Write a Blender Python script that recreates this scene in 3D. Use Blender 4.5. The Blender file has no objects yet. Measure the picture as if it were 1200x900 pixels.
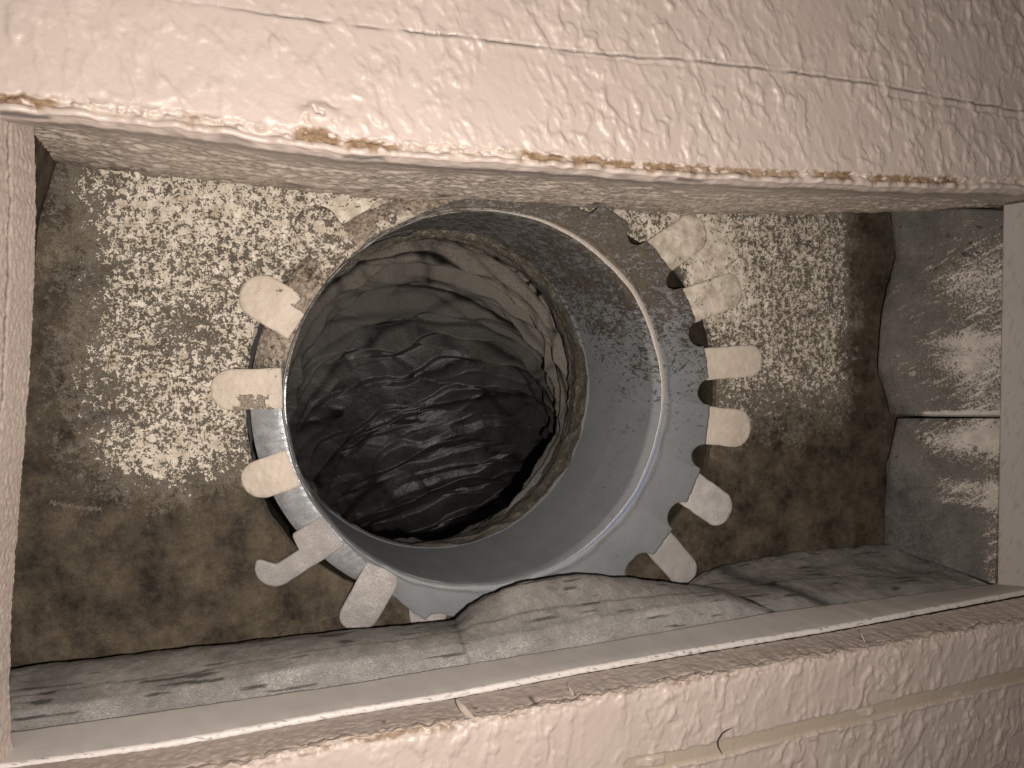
import bpy, math, numpy as np
from mathutils import Matrix

# ------------------------------------------------------------------ camera, world, light
SC = bpy.context.scene
COL = SC.collection
FPX = 900.0
vY = np.array([284 - 600, 400 - 450, FPX]); vY /= np.linalg.norm(vY)
vX = np.array([2578, -98, FPX]); vX -= vX @ vY * vY; vX /= np.linalg.norm(vX)
vZ = np.cross(vX, vY)
D0 = 0.222                                   # camera to wall face, metres
cam_d = bpy.data.cameras.new('camera'); cam = bpy.data.objects.new('camera', cam_d); COL.objects.link(cam)
cam_d.sensor_width = 36; cam_d.lens = 27; cam_d.clip_start = 0.01; cam_d.clip_end = 10
cam.matrix_world = Matrix(((vX[0], -vX[1], -vX[2], 0), (vY[0], -vY[1], -vY[2], -D0), (vZ[0], -vZ[1], -vZ[2], 0), (0, 0, 0, 1)))
SC.camera = cam
world = bpy.data.worlds.new('World'); SC.world = world; world.use_nodes = True
bg = world.node_tree.nodes['Background']; bg.inputs[0].default_value = (1.0, 0.90, 0.82, 1); bg.inputs[1].default_value = 0.05
ld = bpy.data.lights.new('phone_flash', 'SPOT'); ld.energy = 4.2; ld.color = (1.0, 0.925, 0.865); ld.shadow_soft_size = 0.003
ld.spot_size = math.radians(160); ld.spot_blend = 1.0
lamp = bpy.data.objects.new('phone_flash', ld); lamp.location = (0.024, -D0 + 0.004, -0.018)
lamp.rotation_euler = (math.radians(90), 0, math.radians(-4)); COL.objects.link(lamp)
SC.view_settings.view_transform = 'Standard'; SC.view_settings.look = 'None'
SC.view_settings.exposure = 0.0; SC.view_settings.gamma = 1.0
SC.render.engine = 'CYCLES'; SC.cycles.max_bounces = 6; SC.cycles.diffuse_bounces = 4

# ------------------------------------------------------------------ helpers
def P(px, py, d):
    r = np.array([px - 600.0, py - 450.0, FPX]); k = d / (r @ vY)
    return np.array([(r @ vX) * k, d - D0, (r @ vZ) * k])

rng = np.random.RandomState(7)
PERM = rng.permutation(256); PERM = np.concatenate([PERM, PERM, PERM])
G3 = rng.normal(size=(256, 3)); G3 /= np.linalg.norm(G3, axis=1)[:, None]
def perlin(x, y, z=0.0):
    x, y, z = np.broadcast_arrays(np.asarray(x, float), np.asarray(y, float), np.asarray(z, float))
    xi = np.floor(x).astype(int); yi = np.floor(y).astype(int); zi = np.floor(z).astype(int)
    xf, yf, zf = x - xi, y - yi, z - zi
    fd = lambda t: t * t * t * (t * (t * 6 - 15) + 10)
    u, v, w = fd(xf), fd(yf), fd(zf)
    def g(a, b, c):
        h = PERM[PERM[PERM[(xi + a) & 255] + ((yi + b) & 255)] + ((zi + c) & 255)]
        q = G3[h]
        return q[..., 0] * (xf - a) + q[..., 1] * (yf - b) + q[..., 2] * (zf - c)
    L = lambda a, b, t: a + (b - a) * t
    return 1.6 * L(L(L(g(0,0,0), g(1,0,0), u), L(g(0,1,0), g(1,1,0), u), v), L(L(g(0,0,1), g(1,0,1), u), L(g(0,1,1), g(1,1,1), u), v), w)
def fbm(x, y, z=0.0, o=4, r=0.5):
    s = 0; a = 1.0
    for i in range(o):
        s = s + a * perlin(np.asarray(x) * 2**i + 17.3 * i, np.asarray(y) * 2**i + 5.1 * i, z); a *= r
    return s
def sst(a, b, x):
    t = np.clip((np.asarray(x, float) - a) / (b - a), 0, 1); return t * t * (3 - 2 * t)
def polydist(x, z, pts):
    """distance of points to a world polyline of (x, z)"""
    best = np.full(np.shape(x), 1e9)
    for (ax, az), (bx, bz) in zip(pts[:-1], pts[1:]):
        dx, dz = bx - ax, bz - az; L2 = dx * dx + dz * dz
        t = np.clip(((x - ax) * dx + (z - az) * dz) / L2, 0, 1)
        best = np.minimum(best, np.hypot(x - ax - t * dx, z - az - t * dz))
    return best
def wl(pts, d):
    return [(q[0], q[2]) for q in (P(a, b, d) for a, b in pts)]

def grid_mesh(name, grids, mat, parent=None, closed_u=False, smooth=True, **props):
    """grids: list of (pts[N,M,3], attrs) joined into one mesh object"""
    loc = np.array(parent.location) if parent is not None else np.zeros(3)
    V = []; F = []; A = {}; off = 0; tot = sum(g[0].shape[0] * g[0].shape[1] for g in grids)
    for pts, at in grids:
        n, m = pts.shape[:2]
        idx = np.arange(n * m).reshape(n, m) + off
        if closed_u: idx = np.vstack([idx, idx[:1]])
        F.append(np.stack([idx[:-1, :-1], idx[1:, :-1], idx[1:, 1:], idx[:-1, 1:]], -1).reshape(-1, 4))
        V.append(pts.reshape(-1, 3) - loc)
        for k, v in at.items():
            A.setdefault(k, np.zeros(tot))[off:off + n * m] = np.broadcast_to(v, (n, m)).reshape(-1)
        off += n * m
    V = np.concatenate(V); F = np.concatenate(F)
    me = bpy.data.meshes.new(name)
    me.vertices.add(len(V)); me.vertices.foreach_set('co', V.astype(np.float32).ravel())
    me.loops.add(F.size); me.loops.foreach_set('vertex_index', F.astype(np.int32).ravel())
    me.polygons.add(len(F)); me.polygons.foreach_set('loop_start', np.arange(0, F.size, 4, dtype=np.int32))
    try: me.polygons.foreach_set('loop_total', np.full(len(F), 4, np.int32))
    except Exception: pass
    me.update(calc_edges=True); me.validate()
    if smooth: me.polygons.foreach_set('use_smooth', np.ones(len(me.polygons), bool))
    for k, v in A.items():
        a = me.attributes.new(k, 'FLOAT', 'POINT'); a.data.foreach_set('value', v.astype(np.float32))
    me.materials.append(mat)
    o = bpy.data.objects.new(name, me); COL.objects.link(o)
    if parent is not None: o.parent = parent
    for k, v in props.items(): o[k] = v
    return o
def thing(name, label, cat, loc, group=None):
    o = bpy.data.objects.new(name, None); o.empty_display_size = 0.02; COL.objects.link(o); o.location = loc
    o['label'] = label; o['category'] = cat
    if group: o['group'] = group
    return o
def resample(row, n):
    row = np.array([P(*p) if p[0] is not None else p[1] for p in row]) if not isinstance(row, np.ndarray) else row
    s = np.concatenate([[0], np.cumsum(np.linalg.norm(np.diff(row, axis=0), axis=1))]); s /= s[-1]
    t = np.linspace(0, 1, n)
    out = np.stack([np.interp(t, s, row[:, k]) for k in range(3)], -1)
    for _ in range(max(1, n // 40)):           # soften corners of the traced line
        out[1:-1] = (out[:-2] + 2 * out[1:-1] + out[2:]) / 4
    return out
def loft(rows, n, m, kind='smooth'):
    """rows of points -> grid [n, m]; linear or monotone smooth across the rows"""
    R = np.stack([resample(r, n) for r in rows], 1)
    k = R.shape[1]
    seg = np.linalg.norm(np.diff(R, axis=1), axis=2).mean(0); s = np.concatenate([[0], np.cumsum(seg)]); s /= s[-1]
    t = np.linspace(0, 1, m)
    if kind == 'smooth':
        T = np.gradient(R, s, axis=1)
    j = np.clip(np.searchsorted(s, t, side='right') - 1, 0, k - 2)
    h = s[j + 1] - s[j]; q = (t - s[j]) / h
    if kind != 'smooth':
        return R[:, j] * (1 - q)[None, :, None] + R[:, j + 1] * q[None, :, None]
    a = 2*q**3 - 3*q**2 + 1; b = q**3 - 2*q**2 + q; c = -2*q**3 + 3*q**2; d = q**3 - q**2
    f = lambda w: w[None, :, None]
    return R[:, j]*f(a) + T[:, j]*f(b*h) + R[:, j+1]*f(c) + T[:, j+1]*f(d*h)
def normals(G):
    n = np.cross(np.gradient(G, axis=0), np.gradient(G, axis=1)); n /= np.linalg.norm(n, axis=2)[..., None] + 1e-12
    return n

# ------------------------------------------------------------------ materials
class NT:
    def __init__(s, name):
        s.m = bpy.data.materials.new(name); s.m.use_nodes = True; s.t = s.m.node_tree; s.t.nodes.clear()
        s.out = s.t.nodes.new('ShaderNodeOutputMaterial'); s.b = s.t.nodes.new('ShaderNodeBsdfPrincipled')
        s.t.links.new(s.b.outputs[0], s.out.inputs[0]); s.tc = s.t.nodes.new('ShaderNodeTexCoord')
    def set(s, sock, v):
        if isinstance(v, bpy.types.NodeSocket): s.t.links.new(v, sock)
        elif isinstance(v, (tuple, list)) and len(v) == 3 and sock.type == 'RGBA': sock.default_value = (*v, 1)
        else: sock.default_value = v
    def coord(s, sc=(1, 1, 1), rot=(0, 0, 0)):
        n = s.t.nodes.new('ShaderNodeMapping'); n.inputs['Scale'].default_value = sc; n.inputs['Rotation'].default_value = rot
        s.t.links.new(s.tc.outputs['Object'], n.inputs[0]); return n.outputs[0]
    def noise(s, scale, detail=4, rough=0.55, co=None, dist=0.0):
        n = s.t.nodes.new('ShaderNodeTexNoise'); n.inputs['Scale'].default_value = scale; n.inputs['Detail'].default_value = detail
        n.inputs['Roughness'].default_value = rough; n.inputs['Distortion'].default_value = dist
        s.t.links.new(co or s.tc.outputs['Object'], n.inputs['Vector']); return n.outputs[0]
    def attr(s, name):
        n = s.t.nodes.new('ShaderNodeAttribute'); n.attribute_name = name; return n.outputs['Fac']
    def math(s, op, a, b=0.0, c=0.0):
        n = s.t.nodes.new('ShaderNodeMath'); n.operation = op
        for i, v in enumerate((a, b, c)): s.set(n.inputs[i], v)
        return n.outputs[0]
    def mr(s, v, a, b, c=0.0, d=1.0):
        n = s.t.nodes.new('ShaderNodeMapRange'); s.set(n.inputs[0], v)
        for i, q in enumerate((a, b, c, d)): s.set(n.inputs[1 + i], q)
        return n.outputs[0]
    def mix(s, f, a, b):
        n = s.t.nodes.new('ShaderNodeMix'); n.data_type = 'RGBA'
        s.set(n.inputs[0], f); s.set(n.inputs[6], a); s.set(n.inputs[7], b); return n.outputs[2]
    def bump(s, h, dist, strength=1.0, prev=None):
        n = s.t.nodes.new('ShaderNodeBump'); n.inputs['Distance'].default_value = dist; n.inputs['Strength'].default_value = strength
        s.set(n.inputs['Height'], h)
        if prev: s.t.links.new(prev, n.inputs['Normal'])
        return n.outputs[0]
    def fin(s, col, rough=0.5, bump=None, metal=0.0, spec=0.5):
        s.set(s.b.inputs['Base Color'], col); s.set(s.b.inputs['Roughness'], rough); s.set(s.b.inputs['Metallic'], metal)
        s.set(s.b.inputs['Specular IOR Level'], spec)
        if bump: s.t.links.new(bump, s.b.inputs['Normal'])
        return s.m

def overspray(name, base, base2, paint, paint2, scale=280, stretch=(1, 1, 1), rot=(0, 0, 0), rough=0.7, prough=0.5, metal=0.0,
              grain=0.25, bumpd=0.0004, soft=0.03, mottle=60, tint=None, spec=0.4):
    s = NT(name); co = s.coord(stretch, rot)
    n = s.noise(scale, 8, 0.72, co, 0.3); fine = s.noise(2600, 2, 0.6); mid = s.noise(scale * 3.1, 4, 0.7, co, 0.1); lo = s.noise(scale * 0.33, 3, 0.6, co)
    big = s.math('ADD', s.math('MULTIPLY', s.noise(mottle, 5, 0.65), 0.7), s.math('MULTIPLY', s.noise(mottle * 5, 5, 0.7), 0.3))
    v = s.math('ADD', s.math('MULTIPLY', n, 0.62), s.math('MULTIPLY_ADD', mid, 0.38, 0.0))
    v = s.math('ADD', v, s.math('MULTIPLY_ADD', lo, 0.10, -0.05))
    v = s.math('ADD', v, s.math('MULTIPLY_ADD', s.attr('paint'), 0.56, -0.28))
    v = s.math('ADD', v, s.math('MULTIPLY_ADD', fine, 0.12, -0.06))
    m = s.mr(v, 0.5 - soft * .5, 0.5 + soft * .6)
    film = s.mr(v, 0.5 - soft * 2.6, 0.5)
    c0 = s.mix(s.mr(big, 0.38, 0.64), base, base2)
    g = s.mr(s.noise(1500, 3, 0.8), 0.25, 0.75, 1 - grain, 1 + grain)
    c0 = s.mix(1.0, c0, c0)
    mult = s.t.nodes.new('ShaderNodeVectorMath'); mult.operation = 'MULTIPLY'
    s.t.links.new(c0, mult.inputs[0]); s.t.links.new(g, mult.inputs[1])
    c1 = s.mix(s.mr(s.noise(mottle * 3, 4, 0.6), 0.35, 0.65), paint, paint2)
    bs = s.mix(s.attr('mud'), mult.outputs[0], s.mix(big, (0.035, 0.027, 0.019), (0.10, 0.08, 0.055)))
    col = s.mix(s.math('MULTIPLY', film, 0.26), bs, c1)
    col = s.mix(m, col, c1)
    col = s.mix(s.math('MULTIPLY', s.attr('tan'), s.mr(s.noise(700, 4, 0.7), 0.3, 0.6, 0.45, 1.0)), col, (0.27, 0.22, 0.165))
    if tint: col = s.mix(s.attr('tint'), col, tint)
    col = s.mix(s.attr('dark'), col, (0.02, 0.018, 0.015))
    h = s.math('ADD', s.math('MULTIPLY', m, 1.0), s.math('MULTIPLY', fine, 0.5))
    b = s.bump(h, bumpd)
    return s.fin(col, s.mr(m, 0, 1, rough, prough), b, s.mr(m, 0, 1, metal, 0.0) if metal else 0.0, spec)

def painted(name, c1, c2, rough=0.42, fine=0.00012):
    s = NT(name)
    col = s.mix(s.mr(s.noise(35, 4, 0.6), 0.3, 0.7), c1, c2)
    col = s.mix(s.mr(s.noise(900, 4, 0.75), 0.60, 0.80, 0, 0.25), col, tuple(v * 0.6 for v in c1))
    br = s.mix(s.mr(s.noise(400, 5, 0.7), 0.35, 0.65), (0.155, 0.095, 0.052), (0.28, 0.19, 0.115))
    col = s.mix(s.attr('brown'), col, br)
    col = s.mix(s.attr('scraped'), col, (0.40, 0.33, 0.25))
    col = s.mix(s.attr('grime'), col, (0.16, 0.125, 0.10))
    col = s.mix(s.attr('dark'), col, (0.03, 0.025, 0.025))
    b = s.bump(s.noise(700, 4, 0.6), fine)
    b = s.bump(s.noise(3500, 2, 0.6), fine * 0.3, 1.0, b)
    rr = s.mr(s.attr('brown'), 0, 1, rough, 0.9)
    return s.fin(col, rr, b)

CREAM = (0.60, 0.49, 0.40); CREAM2 = (0.52, 0.42, 0.335)
m_wall = painted('painted_wall', (0.505, 0.420, 0.366), (0.460, 0.378, 0.326), 0.42)
m_rim = painted('painted_rim', (0.58, 0.535, 0.495), (0.53, 0.485, 0.45), 0.5, 0.00005)
m_panel = overspray('panel_overspray', (0.024, 0.019, 0.014), (0.115, 0.091, 0.062), (0.74, 0.66, 0.55), (0.42, 0.355, 0.27), 430, bumpd=0.0006, mottle=62, soft=0.055, grain=.35, spec=0.12, prough=.6)
m_liner = overspray('liner_floor', (0.085, 0.077, 0.066), (0.215, 0.196, 0.170), (0.50, 0.47, 0.44), (0.38, 0.355, 0.33), 2400, (0.6, 1, 1), grain=0.6, bumpd=0.0003, soft=0.22)
m_liner2 = overspray('liner_wall', (0.038, 0.036, 0.033), (0.105, 0.099, 0.088), (0.50, 0.435, 0.37), (0.35, 0.305, 0.26), 1150, (1, 1, 1), (0.5, 0, 0), grain=0.75, bumpd=0.0003, soft=0.08)
m_sleeve = overspray('galvanised_sleeve', (0.20, 0.205, 0.205), (0.24, 0.245, 0.245), (0.33, 0.28, 0.215), (0.25, 0.21, 0.16), 420, (1, 0.45, 1), rough=0.5, prough=0.6, metal=0.25,
                     grain=0.12, bumpd=0.0002, tint=(0.22, 0.32, 0.55))
m_speck = overspray('sleeve_specks', (0.255, 0.264, 0.268), (0.220, 0.228, 0.232), (0.036, 0.028, 0.019), (0.085, 0.067, 0.048), 420, (0.6, 0.6, 1.3), (0, math.radians(-35), 0), rough=0.55, prough=0.8, metal=0.15,
                    grain=0.15, bumpd=0.00025, tint=(0.20, 0.32, 0.60))
m_tabc = overspray('tab_cream', (0.24, 0.18, 0.12), (0.36, 0.29, 0.21), (0.66, 0.57, 0.47), (0.58, 0.49, 0.40), 260, rough=0.7, prough=0.5, bumpd=0.0005, soft=0.06)
m_tabg = overspray('tab_sandy', (0.36, 0.33, 0.31), (0.42, 0.39, 0.365), (0.58, 0.535, 0.50), (0.50, 0.46, 0.43), 2400, rough=0.6, prough=0.6, bumpd=0.00025, soft=0.2)
m_top = painted('painted_top_board', (0.55, 0.47, 0.405), (0.47, 0.395, 0.335), 0.42, 0.0003)

m_silver = overspray('bare_metal', (0.42, 0.43, 0.44), (0.68, 0.69, 0.70), (0.42, 0.35, 0.275), (0.13, 0.10, 0.07), 420, rough=0.34, prough=0.8, metal=0.55, bumpd=0.0003, mottle=200, soft=.06, spec=0.5)
s = NT('black_duct_liner')
fine = s.noise(1400, 4, 0.7); sp = s.noise(750, 6, 0.7)
c = s.mix(s.mr(s.noise(60, 4, 0.6), 0.3, 0.7), (0.019, 0.019, 0.018), (0.045, 0.043, 0.040))
c = s.mix(s.math('MULTIPLY', s.attr('dust'), s.mr(fine, 0.25, 0.7, 0.45, 1.0)), c, (0.235, 0.212, 0.178))
c = s.mix(s.math('MULTIPLY', s.attr('dirt'), s.mr(sp, 0.5, 0.56)), c, (0.075, 0.055, 0.035))
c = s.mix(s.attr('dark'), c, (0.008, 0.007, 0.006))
m_plastic = s.fin(c, s.mr(s.attr('dust'), 0.1, 0.6, s.mr(s.noise(260, 4, 0.6), 0.30, 0.45, 0.22, 0.50), 0.75), s.bump(s.noise(520, 4, 0.7), 0.0004), 0.0, s.mr(s.attr('dust'), 0, 0.5, 0.80, 0.08))
s = NT('dark_board')
m_dark = s.fin(s.mix(s.noise(500, 4, 0.7), (0.05, 0.038, 0.025), (0.09, 0.07, 0.05)), 0.9)

# ------------------------------------------------------------------ the wall
def fine_axis(a, b, f0, f1, step, coarse=0.01):
    return np.concatenate([np.arange(a, f0, coarse), np.arange(f0, f1, step), np.arange(f1, b + 1e-6, coarse)])
def knock(x, z, lean=0.25):
    """knock-down texture: flat-topped blobs with crisp edges, metres"""
    u = (x + lean * z) / 0.0058; v = z / 0.0084
    wx = 0.55 * perlin(u * 1.1 + 3, v * 1.1, 1.5); wz = 0.5 * perlin(u * 1.1, v * 1.1 + 8, 4.2)
    n = perlin(u + wx, v + wz, 0.3) + 0.35 * perlin(2.3 * u + wx, 2.3 * v + wz, 2.7) + 0.12 * perlin(6 * u, 5 * v, 2.2)
    n2 = perlin(1.6 * u + 9, 1.4 * v + 4, 6.1) + 0.35 * perlin(3.6 * u, 3.6 * v, 1.1)
    soft = 0.55 + 0.45 * sst(-0.02, 0.10, x)
    dens_ = sst(-0.9, 0.0, perlin(x / 0.03, z / 0.03, 8.8))
    return soft * dens_ * (0.00062 * sst(-0.10, 0.50, n) + 0.00042 * sst(0.0, 0.55, n2)) + 0.00005 * perlin(3.1 * u, 2.6 * v, 5.5)

xs = fine_axis(-0.14, 0.45, -0.075, 0.325, 0.00042)
def edge_line(pts, d):
    q = sorted(wl(pts, d)); return lambda x: np.interp(x, [a for a, _ in q], [b for _, b in q])
# upper half: face, torn paper at the arris, the return under it
zc = edge_line([(-60, 128), (0, 130), (60, 134), (130, 142), (250, 157), (400, 179), (600, 193), (800, 208), (1000, 217), (1200, 223), (1300, 226)], D0)
zedge = zc(xs) + 0.0006 * fbm(xs / 0.011, 0.5, o=3, r=0.45)
hs = np.concatenate([np.arange(0.16, 0.086, -0.006), np.arange(0.086, 0.0012, -0.00042)])
X = xs[:, None] + 0 * hs[None]; Zf = zedge[:, None] + hs[None]
brk = [(-10, 70, 1.0), (215, 240, .5), (345, 400, 1), (405, 470, 1), (485, 500, .5), (540, 565, .3), (610, 660, 1), (670, 800, 1), (800, 935, .9), (955, 1003, 1), (1022, 1125, 1)]
pxs = np.array([P(a, 190, D0)[0] for a in range(-60, 1320, 20)]); pxi = np.interp(xs, pxs, np.arange(-60, 1320, 20))
bm = np.zeros_like(xs)
for a, b, w in brk: bm = np.maximum(bm, w * sst(a - 6, a + 6, pxi) * (1 - sst(b - 6, b + 6, pxi)))
hh = Zf - zedge[:, None]; hh = hh + 0.0006 * fbm(X / 0.0030, Zf / 0.0030, 2.9, o=3) * sst(0, .001, hh)
tw = (0.0022 + 0.0011 * perlin(xs / 0.009, 3.3) + 0.0014 * np.exp(-((pxi - 372) / 25)**2))[:, None]      # torn band height
lip = 0.0017 + 0.0006 * fbm(xs / 0.004, 7.1)[:, None]
inband = sst(lip - 0.0003, lip + 0.0002, hh) * (1 - sst(lip + tw, lip + tw + 0.0004, hh))
crumb = fbm(X / 0.0046, Zf / 0.0024, o=4, r=0.62)
brown = inband * bm[:, None] * sst(-0.35, 0.0, crumb + 0.25)
near = 1 - sst(0.004, 0.0075, hh)
dy = -knock(X, Zf) * (1 - 0.8 * near)
dy += inband * 0.0011 - (1 - sst(0.0, lip, hh)) * 0.0003 * 0
dy -= near * 0.0005 * crumb * (1 - 0.5 * brown) * (1 - sst(0.003, 0.0065, hh) + 0.2)
chunk = sst(-0.1, 0.35, fbm(X / 0.0032, Zf / 0.0022, 4.4, o=3, r=0.6))
dy -= 0.0008 * (1 - sst(lip - .0002, lip + 0.0003, hh)) * (0.4 + 0.6 * crumb) + 0.0015 * chunk * (1 - sst(0.0026, 0.0050, hh)) * sst(0., .0004, hh)
qf = P(375, 134, D0); fl_ = np.exp(-(((X - qf[0]) / 0.0052)**2 + ((Zf - qf[2]) / 0.0030)**2)**2) * sst(-.5, -.1, perlin(X / .002, Zf / .002)); dy -= 0.0016 * fl_
seam = wl([(180, -2), (260, 8), (313, 17), (363, 23), (410, 30), (530, 42), (647, 57), (717, 65), (803, 70), (930, 85), (1033, 100), (1120, 117), (1200, 131), (1290, 146)], D0)
seam2 = wl([(645, 60), (717, 70), (800, 78)], D0); seam3 = wl([(1035, 112), (1120, 125), (1200, 140), (1300, 156)], D0)
wob = 0.00025 * perlin(X / 0.006, Zf / 0.01, 9.0)
ds = polydist(X, Zf + wob, seam); ds2 = np.minimum(polydist(X, Zf + wob, seam2), polydist(X, Zf + wob, seam3))
gap = sst(-0.5, 0.1, perlin(X / 0.012, 2.0))
dy += 0.0005 * np.exp(-(ds / 0.0004)**2) * gap * (0.25 + 0.75 * sst(0., .08, X)) - 0.00014 * sst(0.02, 0.12, X) * np.exp(-((ds - 0.001) / 0.0005)**2) + 0.0003 * np.exp(-(ds2 / 0.0004)**2)
darkU = np.clip(np.exp(-(ds / 0.00030)**2) * gap * 0.85 + 0.4 * np.exp(-(ds2 / 0.00028)**2) * sst(-.1, .3, perlin(X / .006, 5.)), 0, 1) * sst(0.01, 0.05, X + 0.03)
ker = np.exp(-np.linspace(-2, 2, 17)**2); ker /= ker.sum()
sm = lambda a: np.convolve(np.pad(a, 8, mode='edge'), ker, 'valid')
for j_ in (-1, -2, -3): dy[:, j_] = sm(dy[:, j_])
cl = sm(crumb[:, -1])[:, None]
face = np.stack([X, dy, Zf], -1)
nr = 34
ds_r = np.linspace(0, 1, nr)[None]
yr = 0.0002 + 0.0135 * ds_r**1.1 + 0 * xs[:, None]
zr = zedge[:, None] + 0.0011 * np.sin(np.clip(ds_r * 3.2, 0, 1) * math.pi / 2)**2 * -1 + 0.0013 * sst(0.2, 1, ds_r)
zr = zr + 0.00035 * cl * (1 - ds_r) + 0.00018 * fbm(xs[:, None] / 0.004, yr / 0.002, o=3)
yr = yr + dy[:, -1:] * (1 - sst(0, 0.3, ds_r))
ret = np.stack([xs[:, None] + 0 * yr, yr, zr], -1)
spots = [(0, 62, 1), (138, 150, .4), (258, 300, .5), (402, 455, .9), (722, 742, .5), (795, 828, .9)]
dk = np.zeros_like(xs)
for a, b, w in spots: dk = np.maximum(dk, w * sst(a - 4, a + 4, pxi) * (1 - sst(b - 8, b + 4, pxi)))
dkr = dk[:, None] * np.exp(-((ds_r - 0.13) / 0.07)**2)
right_crack = sst(1150, 1180, pxi)[:, None]
z0 = np.zeros_like(X)
upper = (np.concatenate([face, ret], 1), {
    'brown': np.concatenate([brown, 0 * dkr], 1),
    'dark': np.concatenate([darkU, dkr * 0.8], 1),
    'grime': np.concatenate([z0, 0.28 * sst(0.25, 0.6, ds_r) + 0 * dkr], 1),
    'scraped': np.concatenate([0.5 * inband * (1 - bm[:, None]) * sst(0.0, 0.3, crumb), 0 * dkr], 1)})

# lower half: cut edge of the board, arris, face with a scraped band
zl = edge_line([(0, 928), (150, 915), (250, 901), (400, 866), (560, 843), (700, 815), (830, 791), (1000, 762), (1200, 727), (1300, 712)], D0)
zlr = edge_line([(-60, 905), (27, 895), (200, 872), (400, 837), (527, 817), (667, 790), (800, 767), (967, 740), (1200, 697), (1300, 683)], D0 + 0.018)
rug = fbm(xs / 0.0045, 11.5, o=5, r=0.62)
zle = zl(xs) + 0.0009 * fbm(xs / 0.007, 11.5, o=3, r=0.5)
nb = 46; tb = np.linspace(0, 1, nb)[None]
yb = (0.0175 * (1 - tb)) + 0 * xs[:, None]
zb = zlr(xs)[:, None] * (1 - tb) + zle[:, None] * tb
cb = fbm(xs[:, None] / 0.003, yb / 0.003, 3.0, o=4, r=0.6)
zb = zb + 0.00022 * cb + 0.0006 * sst(0.75, 1.0, tb) * cb - 0.0006 * (1 - sst(0.0, 0.08, tb))
crack = polydist(xs[:, None] + 0 * yb, yb * 1.0, [(x_, 0.0030 + 0.0018 * float(perlin(x_ / 0.006, 1.2)) + 0.0012 * float(perlin(x_ / 0.0021, 4.4))) for x_ in np.arange(-0.08, 0.33, 0.0011)])
cg = sst(-0.15, 0.25, perlin(xs / 0.014, 8.8))[:, None]
zb = zb - 0.0006 * np.exp(-(crack / 0.0004)**2) * cg
nicks = [(545, 822), (555, 836), (667, 802), (1008, 742), (1100, 733), (450, 850), (620, 825)]
darkb = 0.9 * np.exp(-(crack / 0.00030)**2) * cg + 0.35 * np.exp(-(tb / 0.06)**2)
for a, b in nicks:
    q = P(a, b, D0 + 0.008); qq = np.exp(-((xs[:, None] - q[0]) / 0.0007)**2) * sst(0.45, 0.6, tb) * (1 - sst(0.9, 1., tb)); darkb = np.maximum(darkb, 0.8 * qq * sst(-0.3, 0.2, cb))
hl = np.concatenate([np.arange(0.00042, 0.072, 0.00042), np.arange(0.078, 0.2, 0.006)])
Xl = xs[:, None] + 0 * hl[None]; Zl = zle[:, None] - hl[None]
crl = fbm(Xl / 0.0022, Zl / 0.0018, 6.0, o=4, r=0.6); nl = 1 - sst(0.0005, 0.005, hl[None] + 0 * Xl)
band = wl([(740, 898), (830, 881), (890, 866), (950, 851), (1010, 838), (1060, 824), (1110, 813), (1160, 800), (1230, 782)], D0)
bw = 0.0028 + 0.0010 * perlin(Xl / 0.008, Zl / 0.02, 7.0) + 0.0006 * perlin(Xl / 0.0025, Zl / .004, 2.)
db = polydist(Xl, Zl, band); bandm = 1 - sst(bw - 0.0002, bw + 0.0002, db)
bandm *= sst(-0.32, -0.22, perlin(Xl / 0.013 + 5.5, Zl / 0.0035, 0.5) + 0.12 * perlin(Xl / .002, Zl / .002, 3.) + 0.12)
ridge = polydist(Xl, Zl, [(a, b - 0.0030) for a, b in band])
dyl = -knock(Xl, Zl, -0.15) * 0.95 * (1 - 0.6 * nl) * (1 - 0.92 * bandm) + 0.0003 * bandm - 0.0005 * np.exp(-(ridge / 0.0007)**2) + 0.0004 * nl - 0.0006 * nl * crl
brl = nl * sst(0.15, 0.4, fbm(Xl / 0.012, Zl / 0.004, 2.0, o=3)) * sst(-0.4, 0.0, crl) * (0.9 - 0.4 * sst(0.02, 0.2, Xl)) * (1 - sst(.002, .0035, hl[None]))
lower = (np.concatenate([np.stack([xs[:, None] + 0 * yb, yb, zb], -1), np.stack([Xl, dyl, Zl], -1)], 1), {
    'brown': np.concatenate([0.35 * sst(0.8, 1, tb) * sst(0, .4, cb), brl], 1),
    'dark': np.concatenate([np.clip(darkb, 0, 1), 0 * Xl], 1),
    'grime': np.concatenate([0.12 + 0.12 * cb + 0 * tb, 0 * Xl], 1),
    'scraped': np.concatenate([0.25 * sst(0.6, 1., tb) + 0 * cb, bandm * 0.85], 1)})

# left jamb: cut edge of the board seen on its inner face, then the wall face beside it
zv = np.arange(0.0615, -0.128, -0.0005)
L_in = edge_line([(40, 140), (42, 250), (40, 330), (35, 430), (30, 500), (25, 560), (18, 650), (14, 720), (12, 800), (14, 870), (20, 905)], D0 + 0.026)
qz = [P(a, b, D0 + 0.026) for a, b in [(40, 140), (42, 250), (40, 330), (35, 430), (30, 500), (25, 560), (18, 650), (13, 720), (11, 800), (14, 870), (20, 905)]]
qz = sorted([(q[2], q[0]) for q in qz]); xin = np.interp(zv, [a for a, _ in qz], [b for _, b in qz]) + 0.0003 * fbm(zv / 0.004, 2.2, o=4)
th = np.linspace(0, 1, 60)[None]
yj = 0.026 * (1 - th) + 0 * zv[:, None]
xj = xin[:, None] + (-0.0035) * th + 0.00022 * fbm(zv[:, None] / 0.0013, yj / 0.0016, 4.0, o=3, r=0.65)
crk = np.exp(-((yj - 0.010 - 0.0012 * perlin(zv[:, None] / 0.01, 0.4)) / 0.0006)**2) * sst(-0.35, 0.1, perlin(zv[:, None] / 0.02, 6.6))
xj = xj - 0.0007 * crk
back = np.linspace(0, 1, 8)[None]                                       # the inner end of the board, turned away behind
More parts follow.
